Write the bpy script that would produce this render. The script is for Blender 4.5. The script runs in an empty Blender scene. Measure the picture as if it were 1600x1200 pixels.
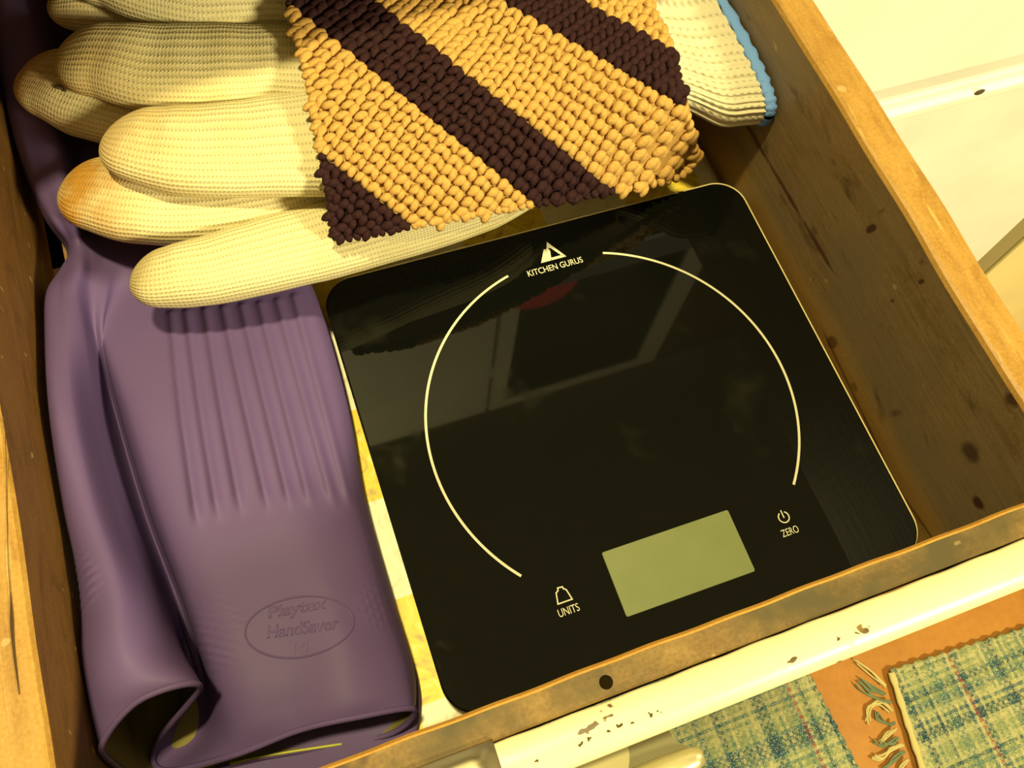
import bpy, bmesh, math, random
import numpy as np
from mathutils import Vector, Matrix, Euler
from mathutils.bvhtree import BVHTree

scn = bpy.context.scene
C = scn.collection
PI = math.pi
random.seed(7)
rng = np.random.default_rng(7)

# ------------------------------------------------------------------ camera
F = 1383.56
CAM = Vector((-0.10922, -0.10515, 0.33727))
EUL = Euler((0.4105, -0.07413, -0.34567), 'XYZ')
cd = bpy.data.cameras.new('camera')
cam = bpy.data.objects.new('camera', cd)
C.objects.link(cam)
cam.location = CAM
cam.rotation_euler = EUL
cd.sensor_fit = 'HORIZONTAL'
cd.sensor_width = 36
cd.lens = 36 * F / 1600
cd.clip_start = 0.01
scn.camera = cam

# ------------------------------------------------------------------ light
scn.view_settings.view_transform = 'Standard'
scn.view_settings.look = 'None'
scn.view_settings.exposure = 0.0
scn.view_settings.gamma = 1.0
scn.view_settings.use_curve_mapping = False
w = bpy.data.worlds.new('world')
scn.world = w
w.use_nodes = True
w.node_tree.nodes['Background'].inputs[0].default_value = (1.0, 0.80, 0.42, 1)
w.node_tree.nodes['Background'].inputs[1].default_value = 0.16


def area(name, loc, target, size, energy, col):
    l = bpy.data.lights.new(name, 'AREA')
    l.shape = 'DISK'
    l.size = size
    l.energy = energy
    l.color = col
    o = bpy.data.objects.new(name, l)
    C.objects.link(o)
    o.location = loc
    d = Vector(target) - Vector(loc)
    o.rotation_euler = d.to_track_quat('-Z', 'Y').to_euler()
    return o


WARM = (1.0, 0.865, 0.40)
area('ceiling_light', (-0.19, 0.03, 1.57), (-0.15, 0.03, 0), 0.11, 30, WARM)
area('room_light', (0.90, -1.45, 1.05), (0.25, 0.0, -0.1), 0.30, 60, (1.0, .88, .48))

# ------------------------------------------------------------------ helpers
RM = np.array(EUL.to_matrix())
CN = np.array(CAM)


def pt(u, v, z):
    """world point at height z along the sight line of a measured photo position"""
    d = RM @ np.array([(u - 800) / F, -(v - 600) / F, -1.0])
    t = (z - CN[2]) / d[2]
    return CN + d * t


def tag(o, label=None, cat=None, group=None, kind=None):
    if label: o['label'] = label
    if cat: o['category'] = cat
    if group: o['group'] = group
    if kind: o['kind'] = kind
    return o


def empty(name, loc=(0, 0, 0), label=None, cat=None, rotz=0, kind=None):
    o = bpy.data.objects.new(name, None)
    C.objects.link(o)
    o.location = loc
    o.rotation_euler = (0, 0, rotz)
    o.empty_display_size = 0.02
    return tag(o, label, cat, None, kind)


def link(name, me, mats, parent=None, smooth=False, world=True):
    """world=True: mesh coordinates are world ones; keep them so under the parent"""
    o = bpy.data.objects.new(name, me)
    C.objects.link(o)
    if not isinstance(mats, (list, tuple)): mats = [mats]
    for m in mats: me.materials.append(m)
    if parent is not None:
        o.parent = parent
        if world:
            M = Matrix.Identity(4)
            p = parent
            while p is not None:
                M = p.matrix_parent_inverse @ Matrix.Translation(p.location) @ p.rotation_euler.to_matrix().to_4x4() @ M
                p = p.parent
            o.matrix_parent_inverse = M.inverted()
    if smooth:
        me.polygons.foreach_set('use_smooth', [True] * len(me.polygons))
    return o


def bm_obj(name, bm, mats, parent=None, smooth=False, world=True):
    bmesh.ops.recalc_face_normals(bm, faces=bm.faces)
    me = bpy.data.meshes.new(name)
    bm.to_mesh(me)
    bm.free()
    return link(name, me, mats, parent, smooth, world)


def add_box(bm, x0, x1, y0, y1, z0, z1, bevel=0.0, seg=2):
    r = bmesh.ops.create_cube(bm, size=1)
    vs = r['verts']
    for v in vs:
        v.co = Vector((x0 + (v.co.x + .5) * (x1 - x0), y0 + (v.co.y + .5) * (y1 - y0), z0 + (v.co.z + .5) * (z1 - z0)))
    if bevel > 0:
        es = list({e for v in vs for e in v.link_edges})
        bmesh.ops.bevel(bm, geom=es, offset=bevel, segments=seg, affect='EDGES', profile=0.5)


def box_obj(name, x0, x1, y0, y1, z0, z1, m, parent=None, bevel=0.0, seg=2):
    bm = bmesh.new()
    add_box(bm, x0, x1, y0, y1, z0, z1, bevel, seg)
    return bm_obj(name, bm, m, parent)


def grid_mesh(name, P, closed=False, uv=True, cap=False, vco=None):
    """P: (n_t, n_s, 3) array of points; closed in s if asked"""
    nt, ns, _ = P.shape
    verts = P.reshape(-1, 3)
    faces = []
    uvs = []
    m = ns if closed else ns - 1
    if vco is None: vco = np.linspace(0, 1, nt)
    for i in range(nt - 1):
        for j in range(m):
            j2 = (j + 1) % ns
            faces.append((i * ns + j, i * ns + j2, (i + 1) * ns + j2, (i + 1) * ns + j))
            uvs += [(j / m, vco[i]), ((j + 1) / m, vco[i]), ((j + 1) / m, vco[i + 1]), (j / m, vco[i + 1])]
    if cap:
        faces.append(tuple(range(ns)))
        uvs += [(0, 0)] * ns
        faces.append(tuple((nt - 1) * ns + k for k in range(ns))[::-1])
        uvs += [(0, 1)] * ns
    me = bpy.data.meshes.new(name)
    me.from_pydata([tuple(v) for v in verts], [], faces)
    if uv:
        l = me.uv_layers.new(name='UVMap')
        l.data.foreach_set('uv', np.array(uvs, dtype=np.float32).ravel())
    me.update()
    return me


def catmull(pts, n, closed=False):
    """resample control rows (k, ...) to n points with a Catmull-Rom curve"""
    pts = np.asarray(pts, float)
    k = len(pts)
    out = []
    ts = np.linspace(0, k if closed else k - 1, n, endpoint=not closed)
    for t in ts:
        i = int(math.floor(t))
        if not closed: i = min(i, k - 2)
        f = t - i
        g = (lambda q: pts[q % k]) if closed else (lambda q: pts[max(0, min(k - 1, q))])
        p0, p1, p2, p3 = g(i - 1), g(i), g(i + 1), g(i + 2)
        out.append(0.5 * ((2 * p1) + (-p0 + p2) * f + (2 * p0 - 5 * p1 + 4 * p2 - p3) * f * f + (-p0 + 3 * p1 - 3 * p2 + p3) * f ** 3))
    return np.array(out)


def tube_np(path, r, ns=8, closed=False, flat=1.0):
    """tube points around a path (n,3); r scalar or array"""
    path = np.asarray(path, float)
    n = len(path)
    if closed:
        tan = np.roll(path, -1, 0) - np.roll(path, 1, 0)
    else:
        tan = np.gradient(path, axis=0)
    tan /= np.linalg.norm(tan, axis=1)[:, None] + 1e-12
    up = np.array([0, 0, 1.0])
    out = np.zeros((n, ns, 3))
    r = np.ones(n) * r
    for i in range(n):
        a = np.cross(up, tan[i])
        if np.linalg.norm(a) < 1e-3: a = np.array([1.0, 0, 0])
        a /= np.linalg.norm(a)
        b = np.cross(tan[i], a)
        for j in range(ns):
            th = 2 * PI * j / ns
            out[i, j] = path[i] + r[i] * (math.cos(th) * a + flat * math.sin(th) * b)
    return out


def tube_mesh(name, path, r, ns=8, closed=False, flat=1.0):
    P = tube_np(path, r, ns, closed, flat)
    if closed:
        P = np.concatenate([P, P[:1]], 0)
        return grid_mesh(name, P, closed=True, uv=False)
    return grid_mesh(name, P, closed=True, uv=False, cap=True)


# ------------------------------------------------------------------ materials
class Mat:
    def __init__(s, name, col=(.5, .5, .5), rough=.6, spec=.5, metal=0.0, coat=0.0):
        s.m = bpy.data.materials.new(name)
        s.m.use_nodes = True
        s.nt = s.m.node_tree
        s.b = s.nt.nodes['Principled BSDF']
        s.b.inputs['Base Color'].default_value = (*col, 1)
        s.b.inputs['Roughness'].default_value = rough
        s.b.inputs['Specular IOR Level'].default_value = spec
        s.b.inputs['Metallic'].default_value = metal
        if coat:
            s.b.inputs['Coat Weight'].default_value = coat
            s.b.inputs['Coat Roughness'].default_value = .25

    def n(s, t, **kw):
        x = s.nt.nodes.new(t)
        for k, v in kw.items(): setattr(x, k, v)
        return x

    def l(s, a, b): s.nt.links.new(a, b)

    def coords(s, scale=(1, 1, 1), kind='Object', rot=(0, 0, 0), loc=(0, 0, 0)):
        tc = s.n('ShaderNodeTexCoord')
        mp = s.n('ShaderNodeMapping')
        mp.inputs['Scale'].default_value = scale
        mp.inputs['Rotation'].default_value = rot
        mp.inputs['Location'].default_value = loc
        s.l(tc.outputs[kind], mp.inputs['Vector'])
        return mp.outputs[0]

    def noise(s, vec, scale, detail=4, rough=.55, dist=0.0):
        x = s.n('ShaderNodeTexNoise')
        x.inputs['Scale'].default_value = scale
        x.inputs['Detail'].default_value = detail
        x.inputs['Roughness'].default_value = rough
        x.inputs['Distortion'].default_value = dist
        s.l(vec, x.inputs['Vector'])
        return x.outputs['Fac']

    def ramp(s, fac, stops, interp='LINEAR'):
        x = s.n('ShaderNodeValToRGB')
        x.color_ramp.interpolation = interp
        el = x.color_ramp.elements
        while len(el) < len(stops): el.new(0.5)
        for e, (p, c) in zip(el, stops):
            e.position = p
            e.color = (*c, 1) if len(c) == 3 else c
        s.l(fac, x.inputs[0])
        return x.outputs[0]

    def mix(s, fac, a, b, mode='MIX'):
        x = s.n('ShaderNodeMix', data_type='RGBA', blend_type=mode)
        for inp, v in ((x.inputs[0], fac), (x.inputs[6], a), (x.inputs[7], b)):
            if isinstance(v, (int, float)): inp.default_value = v
            elif isinstance(v, tuple): inp.default_value = (*v, 1)
            else: s.l(v, inp)
        return x.outputs[2]

    def math(s, op, a, b=None, c=None):
        x = s.n('ShaderNodeMath', operation=op)
        for i, v in enumerate((a, b, c)):
            if v is None: continue
            if isinstance(v, (int, float)): x.inputs[i].default_value = v
            else: s.l(v, x.inputs[i])
        return x.outputs[0]

    def color(s, c): s.l(c, s.b.inputs['Base Color'])

    def bump(s, h, strength=.3, dist=.001):
        x = s.n('ShaderNodeBump')
        x.inputs['Strength'].default_value = strength
        x.inputs['Distance'].default_value = dist
        s.l(h, x.inputs['Height'])
        s.l(x.outputs[0], s.b.inputs['Normal'])


BW = (0, 0, 0), (1, 1, 1)


def wood(name, c_dark, c_mid, c_light, along='Y', stain=0.5, rough=.6, spec=.3, stain_col=(.03, .012, .006), grime=None, marks=None, scratch=None):
    m = Mat(name, c_mid, rough, spec)
    sc = {'X': (12, 230, 230), 'Y': (230, 12, 230)}[along]
    v = m.coords(sc)
    v0 = m.coords((1, 1, 1))
    g = m.noise(v, 1.3, 6, .6, .6)
    col = m.ramp(g, [(.3, c_dark), (.5, c_mid), (.72, c_light)])
    blot = m.noise(m.coords({'X': (1, 2, 2), 'Y': (2, 1, 2)}[along], loc=(4, 2, 1)), 38, 5, .65, .5)
    col = m.mix(m.ramp(blot, [(.40, (.0, .0, .0)), (.62, (.75, .75, .75))]), col, c_light)
    col = m.mix(m.ramp(blot, [(.30, (.8, .8, .8)), (.44, (0, 0, 0))]), col, c_dark)
    if scratch:
        sv = m.noise(m.coords({'X': (30, 420, 420), 'Y': (420, 30, 420)}[along], rot=(0, 0, .25)), 1.0, 2, .5, .8)
        col = m.mix(m.math('MULTIPLY', m.ramp(sv, [(.68, (0, 0, 0)), (.74, (1, 1, 1))]), .75), col, scratch)
        sd = m.noise(m.coords({'X': (25, 300, 300), 'Y': (300, 25, 300)}[along], rot=(0, 0, -.5), loc=(3, 3, 0)), 1.0, 2, .5, .5)
        col = m.mix(m.math('MULTIPLY', m.ramp(sd, [(.69, (0, 0, 0)), (.76, (1, 1, 1))]), .6), col, scratch)
    fine = m.noise(m.coords((1, 1, 1)), 900, 2, .5)
    col = m.mix(.35, col, m.ramp(fine, [(.3, c_dark), (.7, c_light)]))
    if grime:
        gn = m.noise(v0, 22, 4, .6)
        col = m.mix(m.ramp(gn, [(.40, (0, 0, 0)), (.62, (1, 1, 1))]), col, grime)
    if stain:
        sn = m.noise(m.coords({'X': (1, 2.2, 2.2), 'Y': (2.2, 1, 2.2)}[along], loc=(.3, .1, .2)), 34, 3, .6, .4)
        col = m.mix(m.math('MULTIPLY', m.ramp(sn, [(.62, (0, 0, 0)), (.73, (1, 1, 1))]), stain), col, stain_col)
        sp = m.noise(v0, 160, 1, .5)
        col = m.mix(m.math('MULTIPLY', m.ramp(sp, [(.74, (0, 0, 0)), (.78, (1, 1, 1))]), .5), col, (.55, .40, .18))
    if marks:
        tc = m.n('ShaderNodeTexCoord')
        wv = m.noise(v0, 60, 3, .6)
        sep = m.n('ShaderNodeSeparateXYZ')
        m.l(tc.outputs['Object'], sep.inputs[0])
        Y, Z = sep.outputs[1], sep.outputs[2]
        # the lower edge of the board is cleaner and warmer
        zz = m.math('ADD', Z, m.math('MULTIPLY', wv, .012))
        col = m.mix(m.math('MULTIPLY', m.ramp(m.math('ADD', m.math('MULTIPLY', zz, 10), .3), [(.32, (1, 1, 1)), (.46, (0, 0, 0))]), .75), col, (.34, .19, .035))
        def spot(y, z, ry, rz, amt, c_, ang=0.0):
            nonlocal col
            dy, dz = m.math('SUBTRACT', Y, y), m.math('SUBTRACT', Z, z)
            ca, sa = math.cos(ang), math.sin(ang)
            p_ = m.math('DIVIDE', m.math('ADD', m.math('MULTIPLY', dy, ca), m.math('MULTIPLY', dz, sa)), ry)
            q_ = m.math('DIVIDE', m.math('SUBTRACT', m.math('MULTIPLY', dz, ca), m.math('MULTIPLY', dy, sa)), rz)
            d_ = m.math('SQRT', m.math('ADD', m.math('MULTIPLY', p_, p_), m.math('MULTIPLY', q_, q_)))
            d_ = m.math('ADD', d_, m.math('MULTIPLY', m.math('SUBTRACT', wv, .5), 1.6))
            col = m.mix(m.math('MULTIPLY', m.ramp(d_, [(.55, (1, 1, 1)), (1.0, (0, 0, 0))]), amt), col, c_)
        for mk in marks: spot(*mk)
    m.color(col)
    m.bump(g, .25, .0006)
    return m.m


wood_side = wood('worn_drawer_wood', (.125, .074, .026), (.21, .135, .056), (.29, .195, .088), 'Y', .6, .5, .4, grime=(.20, .145, .075), scratch=(.34, .24, .11),
    marks=[(0.1262, 0.0272, 0.014, 0.0016, 0.85, (0.06, 0.02, 0.008), -2.712),
             (0.1009, 0.0225, 0.0188, 0.0016, 0.85, (0.06, 0.02, 0.008), 3.139),
             (0.0674, 0.0234, 0.0228, 0.0016, 0.85, (0.06, 0.02, 0.008), 3.098),
             (0.0346, 0.0246, 0.0179, 0.0016, 0.85, (0.06, 0.02, 0.008), 3.111),
             (-0.0114, -0.0044, 0.0242, 0.0012, 0.7, (0.09, 0.02, 0.006), -3.055),
             (-0.0483, -0.0082, 0.0219, 0.0012, 0.7, (0.09, 0.02, 0.006), -3.023),
             (-0.0811, -0.0069, 0.0193, 0.0012, 0.7, (0.09, 0.02, 0.006), 2.925),
             (0.0204, 0.0598, 0.0016, 0.004, 0.9, (0.05, 0.016, 0.008), 0.3),
             (-0.0094, 0.0684, 0.0012, 0.0022, 0.9, (0.05, 0.016, 0.008), 0.3),
             (0.0216, 0.0697, 0.001, 0.003, 0.4, (0.05, 0.016, 0.008), 0.3),
             (0.0004, -0.0009, 0.003, 0.005, 0.7, (0.05, 0.016, 0.008), 0.3),
             (-0.0215, -0.0022, 0.003, 0.003, 0.5, (0.05, 0.016, 0.008), 0.3),
             (-0.069, 0.0437, 0.005, 0.005, 0.8, (0.05, 0.016, 0.008), 0.3),
             (-0.0861, 0.0326, 0.003, 0.003, 0.95, (0.05, 0.016, 0.008), 0.3),
             (-0.0616, 0.0773, 0.004, 0.006, 0.85, (0.05, 0.016, 0.008), 0.3),
             (-0.0413, 0.0153, 0.0025, 0.006, 0.5, (0.05, 0.016, 0.008), 0.3),
             (-0.0065, 0.049, 0.0012, 0.002, 0.7, (0.05, 0.016, 0.008), 0.3)])
wood_left = wood('brown_drawer_wood', (.095, .042, .008), (.15, .068, .013), (.21, .10, .021), 'Y', .3)
wood_rim = wood('golden_edge_wood', (.25, .12, .020), (.36, .19, .032), (.47, .275, .065), 'Y', .35, .5, .4, (.24, .10, .02), scratch=(.70, .48, .16))
wood_front = wood('grimy_front_wood', (.070, .034, .008), (.17, .092, .022), (.30, .185, .055), 'X', .9, .6, .3, grime=(.075, .058, .022), scratch=(.36, .23, .07))
wood_line = wood('orange_corner_wood', (.38, .17, .03), (.52, .25, .045), (.62, .33, .07), 'X', 0)
wood_bottom = wood('drawer_bottom_wood', (.2, .11, .03), (.3, .17, .05), (.38, .22, .08), 'Y', .2)

# cream paint, chipped
def cream_paint(name, col, chips=True, rough=.35):
    m = Mat(name, col, rough, .5)
    v = m.coords()
    n = m.noise(v, 14, 3)
    c = m.ramp(n, [(.3, tuple(x * .90 for x in col)), (.7, col)])
    if chips:
        k = m.noise(m.coords((1.0, 1.6, 1)), 130, 2, .5)
        k2 = m.noise(v, 17, 1, .5)
        msk = m.math('MULTIPLY', m.ramp(k, [(.675, (0, 0, 0)), (.70, (1, 1, 1))]), m.ramp(k2, [(.50, (0, 0, 0)), (.56, (1, 1, 1))]))
        c = m.mix(msk, c, (.10, .06, .02))
        k3 = m.noise(v, 45, 3, .6)
        c = m.mix(m.math('MULTIPLY', m.ramp(k3, [(.60, (0, 0, 0)), (.75, (1, 1, 1))]), .35), c, (.75, .50, .15))
    m.color(c)
    m.bump(n, .12, .002)
    return m.m


cream = cream_paint('chipped_cream_paint', (.80, .72, .44))
cream_clean = cream_paint('cream_cabinet_paint', (.92, .91, .82), False)
white_paint = cream_paint('white_room_paint', (.50, .47, .38), False, .6)
olive_shade = Mat('olive_grey_shade', (.30, .26, .12), .6).m  # shade of the recessed stile put into the colour
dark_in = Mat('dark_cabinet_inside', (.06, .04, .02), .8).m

# glass of the scale
gm = Mat('black_glass', (.0030, .0032, .0022), .03, .26)
v = gm.coords()
a = gm.noise(v, 26, 3, .6)
b = gm.noise(gm.coords((120, 14, 1), rot=(0, 0, .1)), 1.5, 3)
sm = gm.math('MULTIPLY', gm.ramp(a, [(.60, (0, 0, 0)), (.72, (1, 1, 1))]), b)
gm.l(gm.math('MULTIPLY_ADD', sm, .22, .03), gm.b.inputs['Roughness'])
gm.color(gm.mix(sm, (.0035, .0038, .0028), (.014, .015, .009)))
black_glass = gm.m
glass_edge = Mat('pale_glass_edge', (.62, .52, .25), .25, .6).m
scale_body = Mat('olive_grey_plastic', (.20, .17, .09), .45).m
print_white = Mat('cream_white_print', (.62, .60, .42), .5).m
lm = Mat('grey_green_display', (.30, .335, .165), .35, .3)
ln = lm.noise(lm.coords(), 60, 3)
lm.color(lm.ramp(ln, [(.3, (.195, .225, .095)), (.7, (.215, .245, .112))]))
lcd_mat = lm.m

# liner paper
lp = Mat('checked_liner_paper', (.8, .75, .5), .45, .35)
vec = lp.coords((1 / .041, 1 / .041, 1), loc=(.111 / .041 + 20, 20, .5))
ck = lp.n('ShaderNodeTexChecker')
ck.inputs['Scale'].default_value = 1.0
lp.l(vec, ck.inputs['Vector'])
marb = lp.noise(lp.coords(), 75, 4, .6, 2.5)
cy = lp.ramp(marb, [(.32, (.52, .36, .12)), (.46, (.84, .62, .05)), (.55, (.88, .68, .06)), (.7, (.93, .80, .28))])
cw = lp.ramp(marb, [(.30, (.60, .54, .36)), (.45, (.84, .79, .58)), (.62, (.88, .84, .66))])
lp.color(lp.mix(ck.outputs['Fac'], cy, cw))
liner_mat = lp.m

# purple rubber with flocked lining
pr = Mat('purple_rubber', (.235, .150, .335), .58, .22)
v = pr.coords()
n1 = pr.noise(v, 9, 3)
n2 = pr.noise(v, 1500, 2)
pr.color(pr.ramp(n1, [(.3, (.100, .062, .178)), (.7, (.122, .076, .205))]))
pr.bump(n2, .10, .0003)
purple = pr.m
fl = Mat('olive_flock_lining', (.20, .17, .055), .9, .1)
lining = fl.m
line_yellow = Mat('pale_yellow_lining_edge', (.50, .48, .10), .8, .1).m


# knitted cotton
def knit_mat(name, col, dirt, su, sv, strength=.8, blue=False):
    m = Mat(name, col, .95, .1)
    tc = m.n('ShaderNodeTexCoord')
    sep = m.n('ShaderNodeSeparateXYZ')
    m.l(tc.outputs['UV'], sep.inputs[0])
    wob = m.noise(m.coords(), 60, 2)
    U = m.math('MULTIPLY', sep.outputs[0], su * 2 * PI)
    V = m.math('MULTIPLY', sep.outputs[1], sv * 2 * PI)
    cu = m.math('COSINE', m.math('ADD', U, m.math('MULTIPLY', wob, 1.2)))
    # each wale is a column of small slanting loops
    cv = m.math('COSINE', m.math('ADD', V, m.math('MULTIPLY', m.math('ABSOLUTE', cu), 2.0)))
    h = m.math('ADD', m.math('MULTIPLY', cu, .72), m.math('MULTIPLY', cv, .28))
    o = m.coords()
    d1 = m.noise(o, 16, 4, .6)
    fz = m.noise(o, 1200, 2)
    c = m.mix(m.ramp(d1, [(.48, (0, 0, 0)), (.72, (1, 1, 1))]), col, dirt)
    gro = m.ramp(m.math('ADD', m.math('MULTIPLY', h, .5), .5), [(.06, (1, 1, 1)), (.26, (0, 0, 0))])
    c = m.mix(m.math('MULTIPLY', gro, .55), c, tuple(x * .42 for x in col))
    c = m.mix(m.math('MULTIPLY', fz, .25), c, tuple(min(1, x * 1.25) for x in col))
    # soil at fingertips: attribute written on the mesh
    at = m.n('ShaderNodeAttribute')
    at.attribute_name = 'soil'
    sn = m.noise(o, 90, 3)
    c = m.mix(m.math('MULTIPLY', at.outputs['Fac'], m.ramp(sn, [(.25, (.3, .3, .3)), (.6, (1, 1, 1))])), c, (.46, .23, .04))
    m.color(c)
    hh = m.math('ADD', m.math('POWER', m.math('ADD', m.math('MULTIPLY', h, .5), .5), .45), m.math('MULTIPLY', fz, .5))
    m.bump(hh, strength, .0006)
    return m.m


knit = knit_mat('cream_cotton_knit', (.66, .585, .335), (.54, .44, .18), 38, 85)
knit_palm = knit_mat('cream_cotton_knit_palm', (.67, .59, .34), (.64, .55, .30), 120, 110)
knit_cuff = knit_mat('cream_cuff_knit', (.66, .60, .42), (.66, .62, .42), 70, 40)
blue_yarn = Mat('light_blue_yarn', (.17, .34, .78), .9, .1)
blue_yarn.bump(blue_yarn.noise(blue_yarn.coords(), 900, 3), .8, .0008)
blue_yarn = blue_yarn.m


def yarn(name, col, col2):
    m = Mat(name, col, .75, .25)
    o = m.coords()
    n = m.noise(o, 900, 3, .6)
    n2 = m.noise(o, 40, 2)
    c = m.ramp(n, [(.3, col2), (.65, col)])
    c = m.mix(m.math('MULTIPLY', n2, .3), c, col2)
    m.color(c)
    m.b.inputs['Specular IOR Level'].default_value = .12
    m.bump(n, .5, .0005)
    return m.m


tan_yarn = yarn('tan_yarn', (.56, .345, .105), (.42, .235, .060))
dark_yarn = yarn('dark_brown_yarn', (.034, .012, .013), (.018, .006, .008))

fm = Mat('orange_brown_floor', (.5, .2, .04), .5, .4)
v = fm.coords()
n = fm.noise(v, 7, 5, .6)
n2 = fm.noise(v, 120, 3)
c = fm.ramp(n, [(.25, (.27, .105, .015)), (.5, (.37, .155, .022)), (.75, (.46, .215, .033))])
fm.color(fm.mix(.15, c, fm.ramp(n2, [(.3, (.3, .12, .02)), (.7, (.6, .28, .06))])))
floor_mat = fm.m
chrome = Mat('brushed_steel', (.62, .56, .40), .22, .5, 1.0)
chrome.l(chrome.math('MULTIPLY_ADD', chrome.noise(chrome.coords((3, 200, 200)), 2, 2), .2, .15), chrome.b.inputs['Roughness'])
chrome = chrome.m
olive_metal = Mat('satin_olive_metal', (.13, .115, .055), .5, .4, .3).m
red_mat = Mat('dark_red_paint', (.62, .02, .06), .5).m
dark_glass_win = Mat('dark_pane', (.01, .01, .008), .05, .5).m


def rug_mat(name, seed, wide=1.0):
    m = Mat(name, (.3, .35, .25), .95, .05)
    tc = m.n('ShaderNodeTexCoord')
    sep = m.n('ShaderNodeSeparateXYZ')
    m.l(tc.outputs['Object'], sep.inputs[0])

    def threads(axis, sc, w):
        q = m.math('SNAP', sep.outputs[axis], .0040)
        nz = m.n('ShaderNodeTexNoise', noise_dimensions='1D')
        nz.inputs['Scale'].default_value = sc
        nz.inputs['Detail'].default_value = 3
        m.l(m.math('ADD', q, w), nz.inputs['W'])
        return nz.outputs['Fac']
    pal = [(.0, (.025, .06, .08)), (.36, (.04, .10, .12)), (.43, (.20, .24, .12)), (.50, (.36, .35, .17)), (.55, (.09, .16, .13)),
           (.61, (.42, .39, .20)), (.68, (.26, .05, .05)), (.70, (.30, .30, .15)), (.76, (.05, .09, .12))]
    a = m.ramp(threads(0, 85 * wide, seed), pal, 'CONSTANT')
    b = m.ramp(threads(1, 70 * wide * wide, seed + 3), pal, 'CONSTANT')
    ck = m.n('ShaderNodeTexChecker')
    ck.inputs['Scale'].default_value = 1 / .0040
    m.l(tc.outputs['Object'], ck.inputs['Vector'])
    sp = m.noise(m.coords(), 320, 2, .7)
    f = m.math('ADD', m.math('MULTIPLY', ck.outputs['Fac'], .5), m.math('MULTIPLY', sp, .5))
    c = m.mix(f, a, b)
    c = m.mix(m.ramp(m.noise(m.coords(), 620, 2), [(.58, (0, 0, 0)), (.62, (.7, .7, .7))]), c, (.52, .50, .26))
    c = m.mix(m.ramp(m.noise(m.coords(loc=(2, 1, 0)), 560, 2), [(.62, (0, 0, 0)), (.66, (.6, .6, .6))]), c, (.06, .12, .13))
    m.color(c)
    return m.m


rug_a = rug_mat('woven_rug_threads', 1.0)
rug_b = rug_mat('woven_rug_threads_second', 8.3, .6)
fringe_light = Mat('pale_fringe_yarn', (.52, .45, .20), .95, .05).m
fringe_dark = Mat('green_fringe_yarn', (.16, .20, .12), .95, .05).m

# ------------------------------------------------------------------ room shell
ZF = -0.74
def struct(name, *a, **k):
    o = box_obj(name, *a, **k)
    o['kind'] = 'structure'
    return o


struct('floor', -1.6, 2.4, -2.6, 0.84, ZF - .05, ZF, floor_mat)
struct('ceiling', -1.6, 2.4, -2.6, 0.84, 1.62, 1.67, white_paint)
struct('wall_back', -1.6, 2.4, 0.80, 0.85, ZF, 1.62, white_paint)
struct('wall_left', -1.65, -1.6, -2.6, 0.84, ZF, 1.62, white_paint)
struct('wall_right', 2.4, 2.45, -2.6, 0.84, ZF, 1.62, white_paint)

# base cabinet with the opening the drawer slides out of
YC = 0.168
cab = empty('base_cabinet', (0.1, YC, ZF), 'cream painted kitchen base cabinet beside and behind the open drawer', 'cabinet')
ff = bmesh.new()
add_box(ff, -.60, .535, YC, YC + .02, .124, .139)                 # rail over the drawer
add_box(ff, -.60, -.2285, YC, YC + .02, ZF, .104)                 # stile left
add_box(ff, .132, .16, YC, YC + .02, ZF, .104)
add_box(ff, .16, .56, YC + .004, YC + .02, -.075, -.045)
add_box(ff, .535, .56, YC, YC + .02, ZF, .139)
add_box(ff, -.2285, .132, YC, YC + .02, ZF, -.075)
bm_obj('face_frame', ff, cream_clean, cab)
sh = bmesh.new()
add_box(sh, -.60, -.585, YC + .02, .79, ZF, .139)
add_box(sh, 1.20, 1.215, YC + .02, .79, ZF, .139)
add_box(sh, -.585, 1.20, .775, .79, ZF, .139)
add_box(sh, -.585, 1.20, YC + .02, .775, ZF, ZF + .015)
bm_obj('carcass', sh, dark_in, cab)
box_obj('drawer_front', .145, .528, YC - .017, YC - .001, -.049, .098, cream_clean, cab, .003)
dr = box_obj('door', .145, .528, YC - .017, YC - .001, ZF + .012, -.0605, cream_clean, cab, .003)
box_obj('moulding', .145, .528, YC - .021, YC - .0165, -.079, -.070, cream_clean, dr, .002)
pn = bmesh.new()
bmesh.ops.create_uvsphere(pn, u_segments=10, v_segments=6, radius=.0022)
for v_ in pn.verts: v_.co = Vector((.322 + v_.co.x * 1.8, YC - .0205 + v_.co.y * .5, -.0700 + v_.co.z))
bm_obj('screw_head', pn, dark_in, dr)
box_obj('shade_strip', .533, .571, YC - .012, YC - .001, ZF + .005, .10, olive_shade, cab)  # added strip, its dark olive colour stands in for the shaded recess
box_obj('end_panel', .575, 1.215, YC - .015, YC + .01, ZF + .002, .139, cream_paint('yellow_cream_paint', (.88, .80, .40), False), cab, .002)

ct = box_obj('countertop', -.66, 1.26, .149, .795, .1405, .176, Mat('blue_grey_laminate', (.20, .21, .24), .35).m, None, .004)
tag(ct, 'blue grey laminate countertop overhanging the back of the drawer', 'countertop')

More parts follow.
